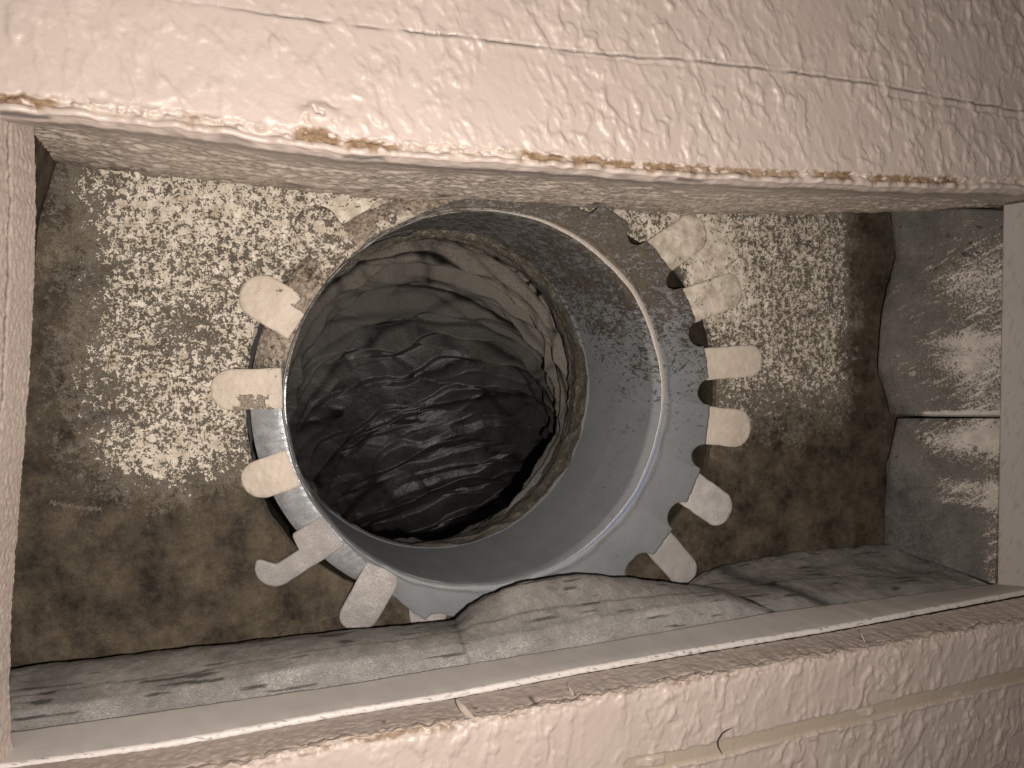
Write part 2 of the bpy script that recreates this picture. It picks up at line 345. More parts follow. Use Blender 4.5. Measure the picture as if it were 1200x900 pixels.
xk = xin[:, None] - 0.012 * (1 - back); yk = 0.0262 + 0 * xk
xo = np.array([0, .0015, .004, .01, .02, .04, .08])[None]
jam = np.concatenate([np.stack([xk, yk, zv[:, None] + 0 * xk], -1), np.stack([xj, yj, zv[:, None] + 0 * xj], -1),
                      np.stack([xj[:, -1:] - xo, -knock(xj[:, -1:] - xo, zv[:, None] + 0 * xo) * sst(0, .003, xo), zv[:, None] + 0 * xo], -1)], 1)
left = (jam, {'dark': np.concatenate([0.5 + 0 * xk, crk * 0.95, 0 * xo + 0 * zv[:, None]], 1),
              'grime': np.concatenate([0.5 + 0 * xk, 0.0 + 0.25 * sst(0, .6, fbm(zv[:, None] / 0.002, yj / 0.002, 1., o=4, r=.7)), 0 * xo + 0 * zv[:, None]], 1)})
# right: wall face beyond the jamb
zq = np.linspace(0.062, -0.125, 60)
xr_ = np.array([0.3305, 0.331, 0.333, 0.34, 0.36, 0.40, 0.45])
rf = np.stack([xr_[None] + 0 * zq[:, None], np.array([0.012, 0.001, 0, 0, 0, 0, 0])[None] + 0 * zq[:, None], zq[:, None] + 0 * xr_[None]], -1)
wall = grid_mesh('wall', [upper, lower, left, (rf, {})], m_wall, None, kind='structure')

# ------------------------------------------------------------------ the sheet-metal box behind the opening
box = thing('duct_box', 'shallow rectangular duct box recessed in the painted wall, speckled with cream overspray', 'duct box', (0.12, 0.083, -0.117))
Cx, Cz = 0.1030, -0.028; HRx, HRz = 0.1025, 0.0820
YP = 0.305 - D0
th = np.linspace(0, 2 * math.pi, 1100, endpoint=False)
bx0, bx1, bz0, bz1 = -0.088, 0.334, -0.1205, 0.066
ct, stt = np.cos(th), np.sin(th)
qq = (np.abs(ct)**2.35 + np.abs(stt)**2.35)**(-1 / 2.35); hx, hz = Cx + HRx * ct * qq, Cz + HRz * stt * qq
jag = 0.0006 * fbm(ct * 9, stt * 9, o=4, r=0.6); hx = hx + jag * ct; hz = hz + jag * stt
tx = np.where(ct > 0, (bx1 - hx) / np.maximum(ct, 1e-6), (bx0 - hx) / np.minimum(ct, -1e-6))
tz = np.where(stt > 0, (bz1 - hz) / np.maximum(stt, 1e-6), (bz0 - hz) / np.minimum(stt, -1e-6))
tt = np.minimum(tx, tz); rr = np.linspace(0, 1, 190)[None]**1.15
Xp = hx[:, None] + ct[:, None] * tt[:, None] * rr; Zp = hz[:, None] + stt[:, None] * tt[:, None] * rr
bul = 0.0006 * perlin(Xp / 0.03, Zp / 0.03, 1.0) + 0.00012 * fbm(Xp / 0.002, Zp / 0.002, 3.0, o=3)
def dens(x, z):
    """how much cream paint landed on the panel"""
    def blob(px, py, rx, ry, a):
        q = P(px, py, 0.305); return a * np.exp(-((x - q[0]) / rx)**2 - ((z - q[2]) / ry)**2)
    w = 0.010 * fbm(x / 0.03, z / 0.03, 5.0, o=3); w2 = 0.006 * fbm(x / 0.008, z / 0.008, 9.0, o=3)
    xl = P(40, 300, .305)[0]; xr = P(1020, 300, .305)[0]
    left_ = sst(xl - 0.020, xl + 0.030, x + w + w2) * sst(P(0, 680, .305)[2], P(0, 500, .305)[2], z + w + w2)
    right_ = (1 - sst(xr - 0.020, xr + 0.001, x + w * .5 + w2)) * sst(P(900, 585, .305)[2], P(900, 430, .305)[2], z + w + w2)
    side = sst(0.08, 0.12, x)
    dd = left_ * (1 - side) * 0.555 + right_ * side * 0.545
    dd = dd + blob(820, 290, .020, .014, .20) + blob(840, 345, .016, .009, .22) + blob(430, 262, .020, .012, .15) + blob(330, 390, .010, .012, .15) + blob(850, 500, .014, .008, .2)
    dd = dd + blob(190, 560, .02, .012, .16) + blob(230, 240, .03, .012, .05) - blob(215, 385, .014, .008, .08) - blob(830, 462, .010, .007, .1) - blob(405, 335, .007, .007, .30) - blob(440, 285, .008, .006, .25) - blob(790, 320, .008, .006, .2)
    return np.clip(dd + 0.04 * perlin(x / 0.009, z / 0.009, 2.0) * sst(.1, .3, dd), 0, 1)
nd = 7
Yh = np.linspace(0.026, 0.0006, nd)[None]                 # thickness of the board round the hole
hole = np.stack([hx[:, None] + 0 * Yh, YP + Yh + 0 * hx[:, None], hz[:, None] + 0 * Yh], -1)
pan = np.concatenate([hole, np.stack([Xp, YP + bul, Zp], -1)], 1)
dm = dens(Xp, Zp)
scr = polydist(Xp, Zp, wl([(60, 588), (80, 593), (118, 597)], 0.305)) + 0.0003 * perlin(Xp / .002, Zp / .002)
dm = np.maximum(dm, 0.48 * (scr < 0.0006))
cr = polydist(Xp, Zp, wl([(800, 517), (815, 525), (835, 520)], 0.305))
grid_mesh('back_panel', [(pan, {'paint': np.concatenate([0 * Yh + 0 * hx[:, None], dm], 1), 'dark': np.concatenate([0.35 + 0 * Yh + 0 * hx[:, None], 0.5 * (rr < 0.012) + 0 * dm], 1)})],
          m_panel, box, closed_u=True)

# top board
tb_front = [(-60, 132, .234), (0, 132, .234), (130, 146, .234), (250, 160, .234), (400, 183, .234), (600, 196, .234), (800, 210, .234), (1000, 219, .234), (1200, 226, .234), (1320, 228, .234)]
tb_mid = [(-40, 152, .262), (60, 156, .262), (250, 185, .262), (400, 206, .262), (600, 216, .262), (800, 230, .262), (1000, 236, .262), (1170, 240, .262), (1290, 240, .262)]
tb_back = [(0, 180, .3035), (100, 196, .3035), (300, 217, .3035), (450, 233, .3035), (600, 237, .3035), (700, 243, .3035), (800, 250, .3035), (900, 251, .3035), (1040, 248, .3035), (1100, 247, .3035)]
G = loft([tb_front, tb_mid, tb_back], 900, 150)
N = normals(G); N *= np.sign(-N[..., 2:3])
f1 = fbm(G[..., 0] / 0.006, G[..., 1] / 0.0025, 2.0, o=4, r=0.55); f2 = perlin(G[..., 0] / 0.010, G[..., 1] / 0.004, 8.0)
tv = np.linspace(0, 1, 150)[None]
f3 = fbm(G[..., 0] / 0.0028 + G[..., 1] / 0.004, G[..., 1] / 0.0016, 12.0, o=3)
G = G + N * (0.0006 * f1 * sst(0.10, 0.35, tv) + 0.0006 * sst(0, .4, f2) * sst(0.05, .3, tv) + 0.0003 * f3 * sst(.1, .3, tv))[..., None]
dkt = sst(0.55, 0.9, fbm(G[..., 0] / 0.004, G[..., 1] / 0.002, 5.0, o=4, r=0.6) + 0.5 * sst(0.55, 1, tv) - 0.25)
for a, b, r_ in [(750, 228, .003), (768, 232, .002), (340, 204, .003), (350, 213, .004), (700, 243, .005), (280, 190, .002), (520, 226, .003), (880, 240, .004), (430, 214, .002)]:
    q = P(a, b, 0.29); dkt = np.maximum(dkt, np.exp(-((G[..., 0] - q[0]) / r_)**2 - ((G[..., 1] - (0.066 + r_)) / 0.0030)**2))
xc = P(100, 200, .3)[0]
lefty = 1 - sst(xc, xc + 0.04, G[..., 0])
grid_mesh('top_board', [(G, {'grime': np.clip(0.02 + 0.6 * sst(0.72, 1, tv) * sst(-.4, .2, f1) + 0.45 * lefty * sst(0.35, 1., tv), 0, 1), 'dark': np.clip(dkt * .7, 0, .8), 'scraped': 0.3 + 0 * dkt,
          'brown': 0 * dkt})], m_top, box)

# side and bottom sheets
lw = loft([[(28, 135, .249), (18, 260, .249), (2, 420, .249), (-15, 600, .249), (-45, 880, .249)], [(74, 168, .306), (46, 260, .306), (30, 420, .306), (14, 600, .306), (-12, 800, .306)]], 120, 40, 'lin')
grid_mesh('side_wall', [(lw, {'paint': 0.20 + 0 * lw[..., 0], 'dark': 0.0 + 0 * lw[..., 0]})], m_panel, box)
zz = np.linspace(0.060, -0.121, 30); rw = np.stack([0.3335 + 0 * zz[:, None] + np.zeros(6)[None], np.linspace(0.036, 0.085, 6)[None] + 0 * zz[:, None], zz[:, None] + np.zeros(6)[None]], -1)
grid_mesh('side_wall', [(rw, {})], m_dark, box)
xx = np.linspace(-0.10, 0.34, 40); fl = np.stack([xx[:, None] + np.zeros(6)[None], np.linspace(0.018, 0.086, 6)[None] + 0 * xx[:, None], -0.1215 + 0 * xx[:, None] + np.zeros(6)[None]], -1)
grid_mesh('bottom_plate', [(fl, {})], m_dark, box)

# painted metal rim along the bottom and up the right side
rb = [(-60, 872, .257), (15, 858, .257), (200, 832, .257), (400, 803, .257), (545, 779, .257), (700, 754, .257), (910, 717, .257), (1155, 686, .257), (1260, 674, .257)]
rf_ = [(-60, 903, .240), (27, 891, .240), (200, 867, .240), (400, 831, .240), (527, 811, .240), (667, 784, .240), (800, 761, .240), (967, 734, .240), (1200, 691, .240), (1300, 676, .240)]
r0, r1 = resample(rb, 700), resample(rf_, 700)
prof = [(0.0, -0.004), (0.0, 0.0)]
rows = [r0 + [0, 0.0006, -0.004], r0 + [0, 0.0003, -0.0003], r0 + [0, 0.0002, 0], r0 * .97 + r1 * .03, r0 * .66 + r1 * .34, r0 * .33 + r1 * .67, r1]
for k in range(1, 9):
    a = k / 8 * math.pi * 0.62
    rows.append(r1 + np.array([0, -0.0011 * math.sin(a), -0.0011 * (1 - math.cos(a)) * 1.3]))
rows.append(rows[-1] + [0, 0.003, -0.0012])
G = np.stack(rows, 1)
G[..., 2] += 0.00018 * fbm(G[..., 0] / 0.008, G[..., 1] / 0.006, 4.0, o=4)
G[:, 6:, 1] += 0.00022 * fbm(G[:, 6:, 0] / 0.003, 3.0, o=4)
lipk = np.zeros(len(rows)); lipk[7:14] = 1
chips = sst(0.62, 0.8, fbm(G[..., 0] / 0.0028, G[..., 1] / 0.0012 + G[..., 2] / .0012, 7.7, o=4, r=0.7)) * lipk[None]
grid_mesh('flange_rim', [(G, {'dark': 0.6 * chips, 'grime': 0.16 + 0.06 * fbm(G[..., 0] / .01, G[..., 1] / .004, o=3) - 0.30 * lipk[None], 'scraped': 0 * chips})], m_rim, box,
          label='smooth painted metal rim with a chipped bright front edge')
zz = np.linspace(0.0555, -0.1195, 300)
x257 = np.interp(zz, [-0.1186, 0.0519], [0.3272, 0.3257])
jr = np.stack([np.stack([x257 + o_, 0 * zz + y_, zz], -1) for o_, y_ in [(0.004, 0.0352), (0.0002, 0.0352), (0, 0.0346), (0.0012, 0.028), (0.0025, 0.02), (0.0036, 0.0128), (0.0042, 0.0122)]], 1)
jr = loft([jr[:, k] for k in range(7)], 300, 60, 'lin')
grid_mesh('flange_rim', [(jr, {'grime': 0.34 + 0.18 * sst(0.2, 0.6, fbm(jr[..., 1] / 0.0015 + jr[..., 2] / 0.004, jr[..., 2] / 0.012 - jr[..., 1] / 0.004, o=4)), 'dark': 0.0 * jr[..., 0]})], m_rim, box,
          label='smooth painted metal rim up the right side')

# liner pieces
def liner(rows, n, m, mat, amp, paintf, darkf=None, label=None, kind='smooth', out=(0, -1, 0.6)):
    G = loft(rows, n, m, kind)
    N = normals(G); sg = np.sign(N @ np.array(out, float)); N = N * sg[..., None]
    G = G + N * (amp * (fbm(G[..., 0] / 0.012, G[..., 1] / 0.012, G[..., 2] / 0.012, o=4) + 0.12 * fbm(G[..., 0] / 0.0012, G[..., 1] / 0.0012, G[..., 2] / 0.0012, o=2)))[..., None]
    at = {'paint': paintf(G, np.linspace(0, 1, n)[:, None], np.linspace(0, 1, m)[None])}
    at['dark'] = darkf(G, np.linspace(0, 1, n)[:, None], np.linspace(0, 1, m)[None]) if darkf else 0 * G[..., 0]
    k = {'label': label} if label else {}
    return grid_mesh('liner_piece', [(G, at)], mat, box, **k)
def down(row, y, z=-0.121):
    q = resample(row, 60).copy(); q[:, 1] = y; q[:, 2] = z; return q
def floorpaint(G, u, v):
    return np.clip(0.20 + 0.42 * (1 - sst(0.0415, 0.0440, G[..., 1] + .0008 * perlin(u * 9, 2.))) + 0.12 * perlin(G[..., 0] / .02, G[..., 1] / .01, 3.), 0, 1)
def cracks(seed, thr=.5):
    def f(G, u, v):
        c = perlin(G[..., 0] / 0.014, G[..., 1] / 0.0022 + G[..., 2] / 0.0022, seed)
        line = np.exp(-((v - 0.72 - 0.015 * perlin(u * 12, seed)) / 0.006)**2)
        return np.clip(0.75 * sst(thr - .06, thr + .10, c) + 0.6 * line + 0.25 * (u > 0.992) + 0.25 * (u < 0.008), 0, 1) * (v > 0.25)
    return f
tA = [(8, 787, .287), (200, 764, .287), (400, 741, .287), (540, 727, .287)]
liner([down(tA, 0.0815), [(8, 787, .297), (200, 764, .297), (400, 741, .297), (540, 730, .297)], tA, [(8, 830, .266), (200, 803, .266), (400, 768, .266), (546, 749, .266)],
       [(8, 860, .2575), (200, 833, .2575), (400, 804, .2575), (562, 777, .2578)]], 420, 90, m_liner, 0.0005, floorpaint, cracks(1.5), 'long flat grey-brown liner strip')
tB = [(533, 727, .284), (550, 710, .283), (570, 699, .281), (610, 683, .279), (680, 673, .278), (760, 680, .280), (850, 691, .280), (906, 714, .272)]
liner([down(tB, 0.073), [(535, 734, .291), (570, 706, .289), (610, 690, .287), (680, 680, .286), (760, 686, .287), (850, 696, .288), (908, 715, .277)], tB,
       [(540, 753, .264), (600, 744, .264), (680, 730, .264), (760, 716, .264), (840, 703, .264), (909, 715, .262)],
       [(549, 779, .2572), (700, 755, .2572), (910, 718, .2572)]], 420, 110, m_liner, 0.0006, floorpaint, cracks(4.2), 'humped liner piece leaning over the collar')
tC = [(803, 689, .292), (825, 672, .298), (850, 662, .301), (940, 646, .303), (1035, 638, .3025), (1100, 658, .285), (1156, 684, .2585)]
liner([down(tC, 0.0825), tC, [(815, 692, .285), (845, 680, .290), (900, 668, .290), (1000, 660, .288), (1060, 664, .284), (1110, 671, .274), (1157, 685, .2582)],
       [(880, 703, .266), (950, 694, .266), (1040, 686, .266), (1158, 686, .258)], [(911, 718, .2572), (1000, 706, .2572), (1157, 687, .2574)]], 380, 100, m_liner, 0.0006,
      lambda G, u, v: floorpaint(G, u, v) - 0.1, lambda G, u, v: np.clip(cracks(7.1)(G, u, v) + 0.75 * np.exp(-((u - 0.10 - 0.12 * v) / 0.035)**2) * (v > .25), 0, 1), 'bowed liner piece in the right corner')  # dark fold is the shadow beside the hump, painted into this piece's colour

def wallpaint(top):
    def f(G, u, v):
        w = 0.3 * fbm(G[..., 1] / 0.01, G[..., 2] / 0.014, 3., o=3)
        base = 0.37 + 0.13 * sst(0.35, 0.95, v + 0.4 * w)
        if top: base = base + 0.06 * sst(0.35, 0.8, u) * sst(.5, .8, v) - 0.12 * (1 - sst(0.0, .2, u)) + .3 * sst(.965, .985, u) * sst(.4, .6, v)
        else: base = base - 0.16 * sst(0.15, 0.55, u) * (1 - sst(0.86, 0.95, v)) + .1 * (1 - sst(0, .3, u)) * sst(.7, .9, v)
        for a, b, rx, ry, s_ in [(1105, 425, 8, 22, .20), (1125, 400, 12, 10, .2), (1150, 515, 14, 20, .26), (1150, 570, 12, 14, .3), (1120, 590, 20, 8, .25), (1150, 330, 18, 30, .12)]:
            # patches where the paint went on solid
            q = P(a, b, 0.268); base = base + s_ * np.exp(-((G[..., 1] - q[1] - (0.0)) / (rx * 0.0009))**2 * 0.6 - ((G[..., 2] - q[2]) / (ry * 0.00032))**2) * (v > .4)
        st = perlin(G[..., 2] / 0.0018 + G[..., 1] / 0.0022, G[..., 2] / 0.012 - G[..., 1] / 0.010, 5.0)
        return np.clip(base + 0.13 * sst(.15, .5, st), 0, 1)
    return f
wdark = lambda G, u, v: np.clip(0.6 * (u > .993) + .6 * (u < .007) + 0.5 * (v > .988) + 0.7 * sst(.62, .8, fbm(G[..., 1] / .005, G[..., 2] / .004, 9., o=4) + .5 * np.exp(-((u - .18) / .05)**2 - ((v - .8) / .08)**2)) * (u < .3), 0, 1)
bk = lambda row: resample(row, 60) + np.array([0.012, 0.004, 0])
U0 = [(1043, 244, .300), (1050, 300, .298), (1034, 365, .294), (1029, 430, .293), (1044, 486, .297)]
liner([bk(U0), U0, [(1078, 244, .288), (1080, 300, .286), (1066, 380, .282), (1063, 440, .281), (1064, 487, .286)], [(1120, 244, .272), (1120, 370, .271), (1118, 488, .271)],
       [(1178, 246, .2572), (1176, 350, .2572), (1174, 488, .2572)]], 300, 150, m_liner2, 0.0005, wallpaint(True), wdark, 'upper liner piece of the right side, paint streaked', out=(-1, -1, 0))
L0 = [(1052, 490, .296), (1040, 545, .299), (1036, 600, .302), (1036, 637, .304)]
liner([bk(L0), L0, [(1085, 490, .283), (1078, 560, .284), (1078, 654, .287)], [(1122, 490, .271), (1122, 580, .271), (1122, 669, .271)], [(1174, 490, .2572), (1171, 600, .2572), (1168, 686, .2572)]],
      260, 150, m_liner2, 0.0004, wallpaint(False), wdark, 'lower liner piece of the right side, darker and less painted', out=(-1, -1, 0))

# ------------------------------------------------------------------ the starter collar
collar = thing('duct_collar', 'round galvanised starter collar with bent-over tabs fixed in the hole of the box', 'duct collar', (0.0935, 0.083, -0.1013))
A = 900; th = np.linspace(0, 2 * math.pi, A, endpoint=False); ct, stt = np.cos(th), np.sin(th)
Rc = np.array([0.0935, -0.0253]); YR = 0.295 - D0
def ring(cx, cz, rx, rz, y): return np.stack([cx + rx * ct, y + 0 * ct, cz + rz * stt], -1)
dent = 0.0007 * fbm(ct * 2.6, stt * 2.6, 3., o=3)
rows = [ring(.0935, -.0253, .0797, .0760, YR), ring(.0932, -.0252, .0790, .0755, YR + 0.0012), ring(.0925, -.0252, .0775, .0752, YR + 0.004), ring(.0900, -.0248, .0760, .0752, YR + 0.030),
        ring(.0880, -.0245, .0752, .0750, YR + 0.0555), ring(.0880, -.0245, .0745, .0745, YR + 0.0565), ring(.0878, -.0245, .0740, .0740, YR + 0.0600), ring(.0878, -.0245, .0750, .0750, YR + 0.0604), ring(.0890, -.0247, .0775, .0770, YR + 0.03)]
S = np.stack(rows, 1)
def densify(S, ks):
    out = []
    for j, k in enumerate(ks):
        for q in range(k): out.append(S[:, j] * (1 - q / k) + S[:, j + 1] * q / k)
    out.append(S[:, -1]); return np.stack(out, 1)
S = densify(S, [3, 3, 30, 30, 3, 4, 3, 3])
S[..., 0] += (dent * ct)[:, None]; S[..., 2] += (dent * stt)[:, None]
def speckpaint(x, y, z):
    up = sst(-0.070, 0.040, z)
    a = 0.20 + 0.29 * up + 0.05 * sst(0.10, 0.16, x) + 0.07 * perlin(x / .01, z / .01, y / .01)
    return np.clip(a - 0.15 * sst(0.02, 0.055, y - YR) * (1 - up), 0, 1)
tanf = lambda G: 0.75 * sst(-0.02, 0.045, G[..., 2] + 0.006 * perlin(G[..., 0] / .01, G[..., 2] / .01)) * (0.75 + 0.25 * sst(0.03, 0, G[..., 1] - YR))
grid_mesh('sleeve', [(S, {'paint': speckpaint(S[..., 0], S[..., 1], S[..., 2]), 'tint': 0 * S[..., 0], 'tan': 0.35 * tanf(S)})], m_speck, collar, closed_u=True)
# flange between the crest and the slots
Fx, Fz, Fr = 0.105, -0.0300, 0.0895
TABS = [  # root px, tip px, width px, material, paint, notch
    ((400, 308), (358, 243), 50, 'c', .60, 0), ((360, 379), (284, 334), 52, 'c', .78, 0), ((335, 455), (246, 458), 47, 'c', .74, 0), ((344, 547), (284, 570), 45, 'c', .82, 0),
    ((394, 617), (303, 680), 43, 'g', .60, 1), ((453, 660), (411, 740), 43, 'g', .66, 0), ((500, 692), (506, 742), 44, 'g', .62, 0), ((600, 700), (613, 742), 44, 'g', .6, 0),
    ((697, 652), (730, 700), 40, 'g', .55, 0), ((762, 622), (813, 682), 37, 'g', .60, 0), ((796, 562), (857, 606), 42, 'g', .74, 0), ((815, 497), (882, 504), 45, 'c', .92, 0),
    ((816, 428), (896, 422), 38, 'c', .90, 0), ((800, 362), (872, 335), 42, 'c', .85, 0), ((768, 306), (828, 262), 45, 'c', .88, 0), ((716, 264), (738, 243), 40, 'c', .75, 0), ((466, 270), (444, 234), 48, 'c', .82, 0)]
yT = 0.3035 - D0
info = []
for (r_, t_, w, k, pp, nt) in TABS:
    a = P(*r_, 0.2985); b = P(*t_, 0.3035); wm = w * np.linalg.norm(P(t_[0] + 10, t_[1], .3035) - P(t_[0] - 10, t_[1], .3035)) / 20 if k else 0
    c0 = P(t_[0], t_[1], .3035); dirp = np.array([t_[0] - r_[0], t_[1] - r_[1]], float); dirp /= np.linalg.norm(dirp); pr = np.array([-dirp[1], dirp[0]])
    e1 = P(r_[0] + pr[0] * w / 2, r_[1] + pr[1] * w / 2, .301); e2 = P(r_[0] - pr[0] * w / 2, r_[1] - pr[1] * w / 2, .301)
    rc_ = math.hypot((a[0] - .0935) / .0797, (a[2] + .0253) / .0760)
    if t_[0] < 540 and rc_ < 1.012: a = np.array([.0935 + (a[0] - .0935) * 1.012 / rc_, a[1], -.0253 + (a[2] + .0253) * 1.012 / rc_])
    info.append(dict(a=a, b=b, w=np.linalg.norm(e1 - e2), k=k, p=pp, n=nt, ang=math.atan2(a[2] - Fz, a[0] - Fx)))
# edge radius of the flange: scalloped between tabs
rsl = 0.0062; ext = np.zeros(A)
for t in info:
    hw = t['w'] / 2 / 0.092
    dth = np.abs((th - t['ang'] + math.pi) % (2 * math.pi) - math.pi)
    e_ = np.clip((dth - hw) * 0.092 / rsl, 0, 1)
    ext = np.maximum(ext, 1 - np.sqrt(np.clip(1 - (1 - e_)**2, 0, 1)))
Re = Fr - 0.0005 + rsl * ext + (0.0002 + 0.0004 * (ext > 0.9)) * fbm(ct * 22, stt * 22, o=3)
leftness = sst(0.25, 0.85, -ct)                             # on the left the slots reach the crest
fx = Fx + Re * ct; fz = Fz + Re * stt
nF = 26; q = np.linspace(0, 1, nF)[None]
inx, inz = S[:, 0, 0], S[:, 0, 2]
ox = fx * (1 - leftness) + (inx + 0.0016 * ct) * leftness; oz = fz * (1 - leftness) + (inz + 0.0016 * stt) * leftness
FX = inx[:, None] * (1 - q) + ox[:, None] * q; FZ = inz[:, None] * (1 - q) + oz[:, None] * q
FY = YR + 0.0006 + 0.0042 * q**1.3 - 0.0008 * np.sin(np.clip(q * 6, 0, 1) * math.pi)
Fg = np.stack([FX, FY + 0 * FX, FZ], -1)
low = Fg[:, -1:] + np.array([0, 0.0009, 0]); low2 = Fg[:, 8:9] + np.array([0, 0.0016, 0])
Fg = np.concatenate([Fg, low, low2], 1)
pf = speckpaint(Fg[..., 0], Fg[..., 1], Fg[..., 2])
pf = np.clip(pf, 0, 1)
fl_o = grid_mesh('flange', [(Fg, {'paint': pf, 'tint': 0 * pf, 'tan': np.clip(tanf(Fg) * 0.6, 0, 1)})], m_speck, collar, closed_u=True)
# raised bead on the crest
tb_ = np.linspace(0, 2 * math.pi, 15)[None]; wbd = (0.0001 + 0.0011 * sst(-.1, .9, ct * .95 + stt * .1) + 0.00015 * perlin(ct * 14, stt * 14))[:, None]
bx = inx[:, None] + ct[:, None] * wbd * np.cos(tb_); bz = inz[:, None] + stt[:, None] * wbd * np.cos(tb_); by = YR + 0.0002 - 0.32 * wbd * np.sin(tb_)
blue = (np.exp(-((th - math.radians(320)) / 0.40)**2) * 0.75)[:, None] * (np.cos(tb_) > -0.1)
s = NT('bead_metal')
cc = s.mix(s.attr('paint'), (0.30, 0.30, 0.295), (0.56, 0.47, 0.38)); cc = s.mix(s.attr('tint'), cc, (0.16, 0.27, 0.60))
cc = s.mix(s.mr(s.noise(900, 4, .7), .55, .7, 0, .6), cc, (.15, .13, .11))
m_bead = s.fin(cc, 0.5, s.bump(s.noise(700, 3, .6), .0003), 0.2)
pb = (sst(-0.35, 0.45, stt) * sst(-.5, .3, ct))[:, None] + 0 * tb_
grid_mesh('bead', [(np.stack([bx, by, bz], -1), {'paint': 0.05 + pb * .55, 'tint': blue})], m_bead, collar, closed_u=True)
# bare retaining ring under the tabs
q = np.linspace(0, 1, 14)[None]
rx0, rx1 = 0.0792, 0.0915
RX = .0935 + (rx0 + (rx1 - rx0) * q**0.8) * ct[:, None]; RZ = -.0253 + (0.0756 + 0.0115 * q**0.8) * stt[:, None]
crin = (0.0007 * np.abs(perlin(ct * 30, stt * 30)) + 0.0004 * perlin(ct * 70, stt * 70))[:, None]
RY = YR + 0.0016 + 0.0072 * q**1.4 + crin * np.sin(q * 6)
grid_mesh('retaining_ring', [(np.stack([RX, RY + 0 * RX, RZ], -1), {'paint': np.clip(0.10 + 0.55 * sst(-0.02, 0.25, stt) + .1 * perlin(ct * 9, stt * 9), 0, 1)[:, None] + 0 * RX, 'mud': sst(0.02, 0.25, stt)[:, None] + 0 * RX})], m_silver, collar, closed_u=True, label='bare shiny metal ring showing between the left tabs')

def tab_mesh(t, idx):
    a, b, w = t['a'], t['b'], t['w'] / 2
    L = np.hypot(b[0] - a[0], b[2] - a[2]); ux, uz = (b[0] - a[0]) / L, (b[2] - a[2]) / L
    back = 0.0015 if t['ang'] and ux > -0.2 else 0.0
    nu, nv = 60, 26
    e = 0.5 * (1 - np.cos(np.linspace(0, 1, nu) * math.pi)); u = -back + (L + back) * e
    dtip = np.clip(u - (L - w), 0, None); half = np.sqrt(np.clip(w * w - dtip**2, 1e-9, None))
    half = half * (1 + 0.03 * fbm(u / 0.006, idx * 3.7, o=3))
    V = np.linspace(-1, 1, nv)
    H = half[:, None] * V[None]
    if t['n']:
        sgn = (V < 0)[None]; cut = (sst(0.40, 0.43, u / L) * (1 - sst(0.72, 0.90, u / L)))[:, None]
        H = np.where(sgn, H * (1 - 0.85 * cut), H)
    x = a[0] + ux * u[:, None] - uz * H; z = a[2] + uz * u[:, None] + ux * H
    tt_ = np.clip(u / L, 0, 1)[:, None]
    y0 = YR + (0.0005 if ux < -0.1 else 0.0056); y1 = (0.3048 if idx in (0, 13, 14, 15, 16) else 0.3045) - D0
    y = y0 + (y1 - y0) * tt_**0.8 - 0.0014 * np.sin(tt_ * math.pi) * (1 if idx % 2 else .5) + 0.0004 * perlin(idx * 5.3, tt_ * 2) + 0.0006 * V[None]**6 + 0 * x
    y = y - (0.00022 if t['k'] == 'c' else 0.00008) * fbm(x / 0.0018, z / 0.0018, idx * 2.2, o=3)
    y = y + 0.0005 * sst(0.96, 1, e)[:, None]
    top = np.stack([x, y, z], -1)
    side = top + np.array([0, 0.0011, 0])
    order = np.concatenate([side[:, :1] + [0, 0.0, 0], top, side[:, -1:]], 1)
    pa = t['p'] + 0.10 * perlin(x / 0.006, z / 0.006, idx * 1.3)
    if idx in (13, 14, 15): pa = pa - 0.12 + 0.22 * perlin(x / .004, z / .004, 3.)
    if idx == 0: pa = pa - 0.04
    if idx == 16: pa = pa - 0.22 + 0.2 * perlin(x / .003, z / .003)
    if idx in (1, 2): pa = pa - (0.33 if idx == 1 else .3) * np.exp(-((tt_ - (0.05 if idx == 1 else .45)) / 0.25)**2) * (V[None] > 0.2 if idx == 2 else V[None] < -0.3)
    pa = np.concatenate([pa[:, :1], pa, pa[:, -1:]], 1)
    tip = side[-1:, :]; 
    return order, np.clip(pa, 0, 1)
tl = {0: 'paint-caked tab at the upper left', 4: 'bare grey tab with a notch bitten out', 12: 'cream painted tab at the right'}
for i, t in enumerate(info):
    G, pa = tab_mesh(t, i)
    kw = {'label': tl[i]} if i in tl else {}
    grid_mesh('tab', [(G, {'paint': pa})], (m_panel if i in (0, 13, 14, 15, 16) else m_tabc) if t['k'] == 'c' else m_tabg, collar, **kw)

